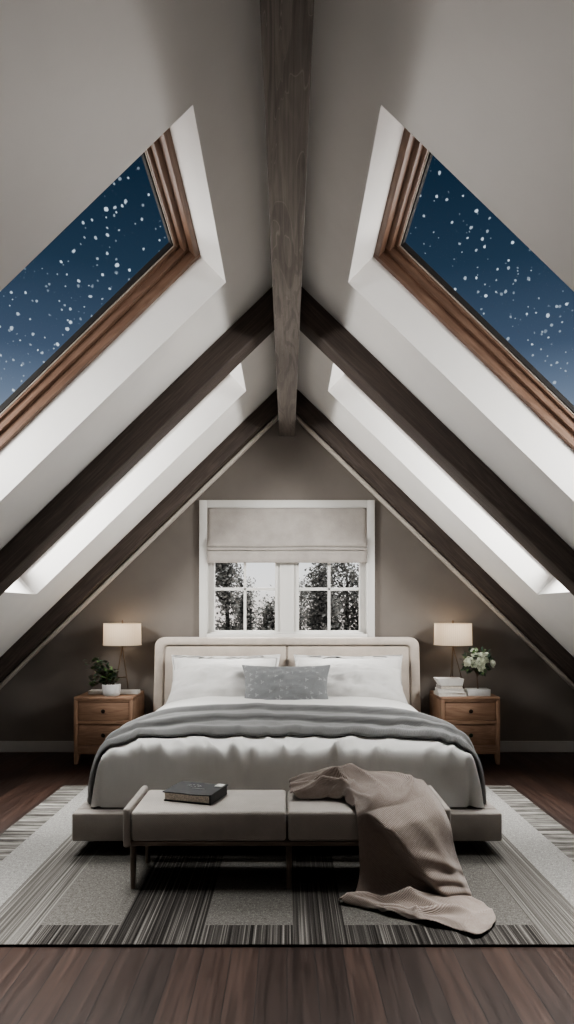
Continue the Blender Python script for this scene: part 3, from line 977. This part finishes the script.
rnd = random.Random(11)
pl = thing('potted_plant', 'leafy green plant in a small white ceramic pot on the left nightstand', 'plant', (-1.283, 4.742, NZ))
bm = new_bm()
lathe(bm, [(0.050, 0), (0.060, .006), (0.066, .03), (0.067, .080), (0.064, .086), (0.060, .082), (0.058, .07), (0.0, .069)], seg=36, cap=False)
obj('pot', bm, M['pot'], pl, smooth=True, angle=50)
bm = new_bm(); lathe(bm, [(0.059, .068), (0.03, .075), (0.004, .077)], seg=20)
obj('soil', bm, M['soil'], pl, smooth=True)
bs = new_bm(); bf = new_bm()
tips = []
for k in range(30):
    a = rnd.uniform(0, 2 * pi)
    if k < 17: tip = Vector((rnd.uniform(-0.205, -0.05), rnd.uniform(-.05, .04), rnd.uniform(0.06, 0.275)))
    else: tip = Vector((rnd.uniform(-0.08, 0.085), rnd.uniform(-.06, .05), rnd.uniform(0.10, 0.20)))
    b0 = Vector((0.03 * cos(a), 0.03 * sin(a), 0.07))
    mid_p = b0.lerp(tip, 0.5) + Vector((0, 0, 0.03))
    tube(bs, [b0, mid_p, tip], [0.0022, 0.0018, 0.001], 5)
    for q in range(9):
        f = 0.25 + 0.75 * q / 8
        p = b0.lerp(mid_p, f * 2) if f < 0.5 else mid_p.lerp(tip, f * 2 - 1)
        d = Vector((rnd.uniform(-1, 1), rnd.uniform(-1, 1), rnd.uniform(-.3, .8)))
        leaf(bf, p, d, Vector((rnd.uniform(-.4, .4), rnd.uniform(-.4, .4), 1)), rnd.uniform(0.03, 0.05), rnd.uniform(0.02, 0.034), 1 if rnd.random() < 0.25 else 0)
obj('stalks', bs, M['stem'], pl, smooth=True)
obj('foliage', bf, [M['leaf'], M['leaf_light']], pl, smooth=True)

# ---- long tray behind the pot
bm = new_bm()
box(bm, (-0.185, 0.0, 0), (0.185, 0.085, 0.006), 0.002)
for a, b, c, d in ((-.185, 0, .185, .006), (-.185, .079, .185, .085), (-.185, 0, -.179, .085), (.179, 0, .185, .085)):
    box(bm, (a, b, 0), (c, d, 0.027), 0.002)
o = obj('tray', bm, M['white_cover'], loc=(-1.290, 4.812, NZ))
tag(o, 'long low cream tray behind the pot on the left nightstand', 'tray')

# ---- books on right nightstand
def book(w, d, h, loc, rz, cover, label, pages='paper'):
    t = thing('book', label, 'book', loc, rz, 'books stacked on the right nightstand')
    bm = new_bm()
    box(bm, (-w / 2, -d / 2, 0), (w / 2, d / 2, 0.003), 0.0008); box(bm, (-w / 2, -d / 2, h - .003), (w / 2, d / 2, h), 0.0008)
    box(bm, (-w / 2, -d / 2, 0.003), (-w / 2 + .004, d / 2, h - .003))
    obj('cover', bm, M[cover], t)
    bm = new_bm(); box(bm, (-w / 2 + .004, -d / 2 + .004, 0.003), (w / 2 - .005, d / 2 - .004, h - .003))
    obj('page_block', bm, M[pages], t)
bx0 = at(449, 700, 4.78).x
book(0.205, 0.15, 0.026, (1.200, 4.775, NZ), 0.05, 'white_cover', 'white book at the bottom of the stack on the right nightstand')
book(0.192, 0.145, 0.025, (1.197, 4.772, NZ + .026), -0.06, 'white_cover', 'white book second from the bottom of the stack on the right nightstand')
book(0.165, 0.13, 0.024, (1.195, 4.775, NZ + .051), 0.03, 'grey_cover', 'grey book directly under the flared white dish', 'old_paper')
bm = new_bm()
def frust(bm, z0, z1, w0, d0, w1, d1, ox=0):
    A = [bm.verts.new((sx * w0 / 2 + ox, sy * d0 / 2, z0)) for sx, sy in ((-1, -1), (1, -1), (1, 1), (-1, 1))]
    B = [bm.verts.new((sx * w1 / 2, sy * d1 / 2, z1)) for sx, sy in ((-1, -1), (1, -1), (1, 1), (-1, 1))]
    for k in range(4): bm.faces.new((A[k], A[(k + 1) % 4], B[(k + 1) % 4], B[k]))
    return A, B
A, B = frust(bm, 0, 0.05, 0.158, 0.11, 0.195, 0.135, 0.012)
A2, B2 = frust(bm, 0.008, 0.05, 0.145, 0.10, 0.187, 0.127, 0.012)
bm.faces.new(A[::-1]); bm.faces.new(A2)
for k in range(4): bm.faces.new((B[k], B[(k + 1) % 4], B2[(k + 1) % 4], B2[k]))
o = obj('dish', bm, M['white_cover'], loc=(1.187, 4.775, NZ + .075))
tag(o, 'flared white rectangular dish on top of the book stack', 'dish')

# ---- white flowers on right nightstand
fl = thing('flower_arrangement', 'round bunch of white roses on a thin stem in a low white block', 'flowers', (1.395, 4.755, NZ))
bm = new_bm()
box(bm, (-0.083, -0.05, 0), (0.083, 0.05, 0.050), 0.004, 3)
obj('block_vase', bm, M['pot'], fl, smooth=True, angle=40)
bm = new_bm()
tube(bm, [(0.004, 0, 0.045), (0.0, 0, .09), (-0.002, 0, .13), (0.0, 0, .18)], [0.006, 0.0045, 0.004, 0.005], 8)
for k in range(5):
    a = k * 1.26
    tube(bm, [(0, 0, .14), (0.02 * cos(a), 0.02 * sin(a), .18), (0.05 * cos(a), 0.05 * sin(a), .22)], [.003, .0025, .002], 5)
obj('stem', bm, M['stem'], fl, smooth=True)
bf = new_bm()
cc = Vector((0.0, 0, 0.245))
for k in range(230):
    d = Vector((rnd.gauss(0, 1), rnd.gauss(0, 1), rnd.gauss(0, 1))).normalized()
    r = rnd.uniform(0.3, 1.0)
    p = cc + Vector((d.x * 0.105 * r, d.y * 0.095 * r, d.z * 0.088 * r))
    leaf(bf, p, d + Vector((rnd.uniform(-.6, .6), rnd.uniform(-.6, .6), rnd.uniform(-.2, .5))), Vector((rnd.uniform(-1, 1), rnd.uniform(-1, 1), 1)), rnd.uniform(.03, .05), rnd.uniform(.018, .03), 1 if rnd.random() < .35 else 0)
obj('foliage', bf, [M['leaf'], M['leaf_light']], fl, smooth=True)
for (bx, by, bz_, br) in ((-0.085, -0.055, 0.01, .040), (-0.045, -0.075, -0.005, .032), (0.005, -0.085, 0.012, .036), (0.005, -0.085, -0.035, .030), (0.098, -0.05, -0.005, .034),
                          (0.045, -0.065, 0.025, .026), (0.015, -0.06, 0.058, .028), (-0.035, -0.05, 0.06, .026), (-0.035, -0.01, 0.088, .022), (0.06, -0.03, 0.06, .024)):
    bm = new_bm()
    cpos = cc + Vector((bx, by, bz_))
    ax_ = Vector((bx * 3, by * 3, bz_ * 3 + .12)).normalized()
    q = ax_.to_track_quat('Z', 'Y')
    for ring_, (nn, rr, tilt) in enumerate(((3, .35, .25), (5, .62, .6), (6, .9, 1.05))):
        for k in range(nn):
            a = 2 * pi * k / nn + ring_ * .5
            rad = Vector((cos(a), sin(a), 0)); tan = Vector((-sin(a), cos(a), 0))
            W = br * (0.55 + .25 * ring_); H = br * (1.05 - .12 * ring_)
            def pp(u, v):
                o_ = rad * (br * rr * (0.35 + 0.65 * sin(v * pi * .55))) + tan * (u * W * (0.4 + .6 * sin(pi * (.15 + .7 * v)))) + Vector((0, 0, H * v * cos(tilt * v * .9))) - rad * (abs(u) ** 2 * W * .35)
                return cpos + q @ (o_ - Vector((0, 0, br * .5)))
            grid(bm, pp, [-1, -.5, 0, .5, 1], [0, .33, .66, 1])
    obj('blossom', bm, M['petal'], fl, smooth=True)

# ------------------------------------------------------------------ knitted throw
# control net: rows run from the end lying on the seat, over the front edge, down to the rug
NET = [
 [(.020, 2.695, .325), (.012, 2.71, .345), (.015, 2.735, .355), (.010, 2.76, .350), (.015, 2.785, .365), (.010, 2.81, .350), (.020, 2.835, .325)],
 [(.090, 2.690, .325), (.100, 2.70, .352), (.100, 2.73, .372), (.105, 2.755, .362), (.110, 2.785, .392), (.110, 2.815, .385), (.115, 2.85, .335)],
 [(.165, 2.690, .325), (.175, 2.70, .362), (.180, 2.725, .390), (.185, 2.755, .372), (.190, 2.785, .405), (.190, 2.82, .410), (.200, 2.86, .340)],
 [(.225, 2.665, .328), (.235, 2.675, .370), (.255, 2.69, .385), (.270, 2.72, .375), (.285, 2.76, .400), (.290, 2.81, .412), (.310, 2.86, .350)],
 [(.250, 2.610, .328), (.265, 2.605, .345), (.300, 2.61, .375), (.340, 2.64, .385), (.375, 2.69, .395), (.400, 2.76, .408), (.430, 2.85, .370)],
 [(.265, 2.555, .326), (.290, 2.545, .338), (.340, 2.545, .362), (.410, 2.565, .372), (.470, 2.61, .385), (.510, 2.68, .395), (.560, 2.80, .375)],
 [(.272, 2.525, .310), (.300, 2.512, .315), (.360, 2.505, .335), (.440, 2.515, .345), (.510, 2.535, .358), (.565, 2.56, .365), (.600, 2.62, .350)],
 [(.275, 2.515, .250), (.310, 2.512, .250), (.370, 2.49, .265), (.450, 2.485, .275), (.530, 2.49, .290), (.590, 2.50, .300), (.622, 2.507, .290)],
 [(.278, 2.512, .165), (.320, 2.512, .165), (.385, 2.50, .170), (.455, 2.475, .180), (.540, 2.475, .190), (.600, 2.485, .195), (.640, 2.50, .190)],
 [(.278, 2.508, .075), (.325, 2.508, .075), (.395, 2.495, .075), (.470, 2.465, .085), (.555, 2.465, .095), (.625, 2.475, .100), (.668, 2.49, .100)],
 [(.250, 2.470, .022), (.310, 2.475, .022), (.400, 2.455, .022), (.480, 2.43, .028), (.570, 2.43, .032), (.645, 2.44, .028), (.695, 2.45, .022)],
 [(.192, 2.420, .018), (.280, 2.41, .045), (.360, 2.40, .020), (.450, 2.38, .050), (.550, 2.38, .055), (.640, 2.385, .050), (.720, 2.40, .018)],
 [(.262, 2.398, .018), (.308, 2.365, .022), (.380, 2.345, .032), (.460, 2.325, .022), (.555, 2.31, .028), (.650, 2.315, .032), (.735, 2.34, .018)],
 [(.315, 2.375, .022), (.352, 2.335, .032), (.410, 2.310, .040), (.485, 2.28, .024), (.565, 2.255, .036), (.650, 2.245, .026), (.730, 2.27, .022)],
 [(.345, 2.345, .016), (.372, 2.315, .034), (.432, 2.290, .016), (.500, 2.240, .032), (.575, 2.215, .016), (.632, 2.165, .022), (.690, 2.215, .016)],
]
def catmull(pts, t):
    n = len(pts) - 1
    k = min(n - 1, int(t * n)); f = t * n - k
    p1, p2 = pts[k], pts[k + 1]
    p0 = pts[k - 1] if k > 0 else p1 * 2 - p2
    p3 = pts[k + 2] if k + 2 <= n else p2 * 2 - p1
    return 0.5 * ((2 * p1) + (p2 - p0) * f + (2 * p0 - 5 * p1 + 4 * p2 - p3) * f * f + (3 * p1 - p0 - 3 * p2 + p3) * f ** 3)
NETV = [[Vector(p) for p in row] for row in NET]
def knit_p(u, v):
    p = catmull([catmull(row, u) for row in NETV], v)
    on_floor = max(0, min(1, (v - 0.70) / 0.08))
    hang = max(0, min(1, (v - 0.42) / 0.06)) * (1 - on_floor)
    seat = 1 - max(0, min(1, (v - 0.36) / 0.06))
    # long diagonal fold that steps the right part of the drop in front of the left part
    q = u - (0.10 + 0.62 * (v - 0.36) / 0.34)
    if hang > 0:
        step = 1 / (1 + math.exp(-q * 70))
        p.y -= hang * (0.075 * step * math.exp(-max(0, q) * 2.6) + 0.008 * math.exp(-((q - 0.28) / 0.06) ** 2) - 0.006 * math.exp(-((q + 0.10) / 0.06) ** 2))
        for c0, sl, wd, am in ((0.62, 0.10, 0.012, 0.014), (0.66, 0.05, 0.010, 0.014), (0.57, 0.14, 0.012, 0.010)):
            rr = v - (c0 + sl * (u - 0.6))
            if u > 0.45: p.y -= hang * am * math.exp(-(rr / wd) ** 2) * min(1, (u - 0.45) * 5)
    nz = noise.noise(Vector((u * 5, v * 11, 1)))
    r1 = max(0, 0.30 - abs(noise.noise(Vector((u * 2.6 + v * 2, v * 6.5, 4))))) / 0.30
    r2 = max(0, 0.30 - abs(noise.noise(Vector((u * 2.2 - v * 4, v * 5 + 3, 9))))) / 0.30
    p.z += on_floor ** 2 * max(0, min(1, (v - 0.74) / 0.06)) * (0.044 * r1 ** 2 + 0.018 * r2 ** 2) * (0.3 + 0.7 * sin(pi * min(1, max(0, u)))) * (1.15 - 1.05 * max(0, v - .8) / .2) + seat * (0.020 * r1 ** 2 + 0.014 * r2 ** 2) + 0.002 * nz * (on_floor + seat)
    p.y -= hang * (0.004 * nz + 0.003)
    p.z = max(p.z, 0.016)
    return p
bm = new_bm()
grid(bm, knit_p, lin(0, 1, 81), lin(0, 1, 201), lambda u, v: (u * 0.45, v * 1.25))
o = obj('knitted_throw', bm, M['knit'], smooth=True)
st_ = o.modifiers.new('t', 'SOLIDIFY'); st_.thickness = 0.004; st_.offset = 1
tag(o, 'tan ribbed knit throw tumbling off the bench onto the rug', 'blanket')

# ------------------------------------------------------------------ outside
bm = new_bm()
box(bm, (-40, YB + 3, -3.0), (40, 70, -2.8))
struct(obj('ground', bm, M['snow']), 'pale snowy ground outside the gable window', 'ground')

def tree(px, top, hw, d, seed, label, dens=1.0, conic=0.5, trunks=1):
    r = random.Random(seed)
    base = Vector(((px - 287) * d / F, d, -2.8))
    H = CAMZ + (612 - top) * d / F + 2.8
    R = hw * d / F
    t = thing('tree', label, 'tree', base, 0, 'dark trees outside the gable window')
    bt = new_bm(); bc = new_bm()
    for k in range(trunks):
        ox = (k - (trunks - 1) / 2) * R * 0.7
        top_p = Vector((ox * 1.6, 0, H * 0.93))
        pts = [Vector((ox * .5, 0, 0)), Vector((ox + r.uniform(-.05, .05), 0, H * .35)), Vector((ox * 1.3 + r.uniform(-.1, .1), 0, H * .65)), top_p]
        tube(bt, pts, [0.11, 0.085, 0.055, 0.012], 7)
        for q in range(44):
            z = r.uniform(.3, .95) * H
            f = z / H
            c = pts[1].lerp(pts[3], (f - .35) / .58) if f > .35 else pts[0].lerp(pts[1], f / .35)
            a = r.uniform(0, 2 * pi); L = R * r.uniform(.5, 1.0) * (1 - conic * max(0, f - .3))
            e = c + Vector((cos(a) * L, sin(a) * L, L * r.uniform(.3, 1.3)))
            tube(bt, [c, c.lerp(e, .5) + Vector((0, 0, -.03)), e], [0.022, 0.014, 0.005], 5)
            for _ in range(int(110 * dens)):
                p = c.lerp(e, r.uniform(.25, 1.1)) + Vector((r.gauss(0, .11), r.gauss(0, .11), r.gauss(0, .13)))
                leaf(bc, p, Vector((r.uniform(-1, 1), r.uniform(-1, 1), r.uniform(-.6, 1))), Vector((r.uniform(-1, 1), r.uniform(-1, 1), 1)), r.uniform(.05, .10), r.uniform(.03, .055))
    obj('trunk', bt, M['bark'], t, smooth=True)
    obj('crown', bc, M['tree_leaf'], t)
tree(225, 548, 13, 13, 1, 'dense dark tree behind the left end of the left sash', 1.5, .2)
tree(243, 574, 13, 16, 2, 'dark pointed tree behind the middle of the left sash', 1.2, .7)
tree(271, 596, 11, 13, 3, 'low dark shrubby tree behind the right end of the left sash', 1.3, .4)
tree(302, 578, 8, 16.5, 4, 'thin sparse tree behind the left end of the right sash', .35, .3)
tree(319, 552, 12, 13, 5, 'dense dark column shaped tree behind the middle of the right sash', 1.6, .2)
tree(347, 552, 14, 14, 6, 'loose multi stemmed tree behind the right end of the right sash', .55, .1, 3)

# ------------------------------------------------------------------ sky
w = bpy.data.worlds.new('sky'); bpy.context.scene.world = w
w.use_nodes = True
g = G(w.node_tree)
bgn = w.node_tree.nodes['Background']
tc = g.new('ShaderNodeTexCoord').outputs['Generated']
x, y, z = g.sep(tc)
sky = g.ramp(z, [(0.0, (0.62, 0.56, 0.53)), (0.04, (0.74, 0.72, 0.71)), (0.13, (0.62, 0.64, 0.68)), (0.22, (0.26, 0.30, 0.36)), (0.29, (0.115, 0.145, 0.20)), (0.36, (0.046, 0.066, 0.103)), (0.46, (0.017, 0.033, 0.056)), (0.58, (0.007, 0.017, 0.032)), (1.0, (0.003, 0.009, 0.02))])
def stars(scale, thr, seed):
    mp = g.new('ShaderNodeVectorMath', operation='ADD'); g.link(tc, mp.inputs[0]); mp.inputs[1].default_value = (seed, seed * .7, 0)
    wn = g.new('ShaderNodeTexNoise'); g.link(mp.outputs[0], wn.inputs['Vector']); wn.inputs['Scale'].default_value = scale * 3
    vo = g.new('ShaderNodeTexVoronoi'); g.link(mp.outputs[0], vo.inputs['Vector']); vo.inputs['Scale'].default_value = scale
    rr = g.sep(vo.outputs['Color'])
    size = g.math('MULTIPLY', g.math('POWER', rr[0], 0.9), thr * 0.9)
    d = g.math('ADD', vo.outputs['Distance'], g.math('MULTIPLY_ADD', wn.outputs[0], 0.30, -0.13))
    m = g.math('SUBTRACT', size, d)
    m = g.math('MULTIPLY', m, 14.0, clamp=True)
    return g.math('MULTIPLY', m, g.math('MULTIPLY_ADD', rr[1], 0.65, 0.2))
st = g.math('ADD', g.math('ADD', stars(58, 0.21, 0.0), stars(74, 0.23, 1.3)), g.math('ADD', stars(82, 0.25, 3.1), g.math('ADD', stars(66, 0.23, 5.7), stars(95, 0.26, 8.3))), clamp=True)
up = g.math('MULTIPLY_ADD', z, 8.0, -1.2, clamp=True)
st = g.math('MULTIPLY', st, up)
col = g.mix(st, sky, (0.55, 0.62, 0.70))
g.link(col, bgn.inputs[0])
bgn.inputs[1].default_value = 1.6

# ------------------------------------------------------------------ lights
def area(name, loc, target, size, energy, col, sy=None, spread=180):
    ld = bpy.data.lights.new(name, 'AREA'); ld.energy = energy; ld.color = col; ld.size = size; ld.spread = radians(spread)
    if sy: ld.shape = 'RECTANGLE'; ld.size_y = sy
    o = bpy.data.objects.new(name, ld); C.objects.link(o)
    o.location = loc
    o.rotation_euler = (Vector(target) - Vector(loc)).to_track_quat('-Z', 'Y').to_euler()
    return o
for s in (-1, 1):
    area('reveal_fill_near', (s * 2.25, 2.05, 1.55), (s * 1.15, 2.97, 1.85), 0.5, 15, (1.0, 0.98, 0.95), spread=80)  # added lamp outside the near skylight, brightens its reveal towards the eaves
    area('back_fill_far', (s * 2.15, 3.45, 1.95), (s * -1.2, 4.75, 0.5), 0.5, 58, (1.0, 0.98, 0.95), spread=140)  # added lamp outside the far skylight, lifts nightstands and back wall
sd = bpy.data.lights.new('soft_sky_light', 'SUN'); sd.energy = 21; sd.angle = radians(44); sd.color = (1.0, 0.985, 0.965)
so = bpy.data.objects.new('soft_sky_light', sd); C.objects.link(so)
so.rotation_euler = Vector((0, -0.30, -1)).to_track_quat('-Z', 'Y').to_euler()
area('ceiling_fill', (0, 0.15, 0.3), (0, 3.0, 2.75), 0.8, 1.8, (1.0, 0.95, 0.89), 0.5, spread=66)  # added fill lamp, out of view, aimed up to brighten ridge and ceiling
sc = bpy.context.scene
sc.view_settings.view_transform = 'AgX'
sc.view_settings.look = 'AgX - Medium High Contrast'
sc.view_settings.exposure = 0.0
sc.cycles.use_denoising = True
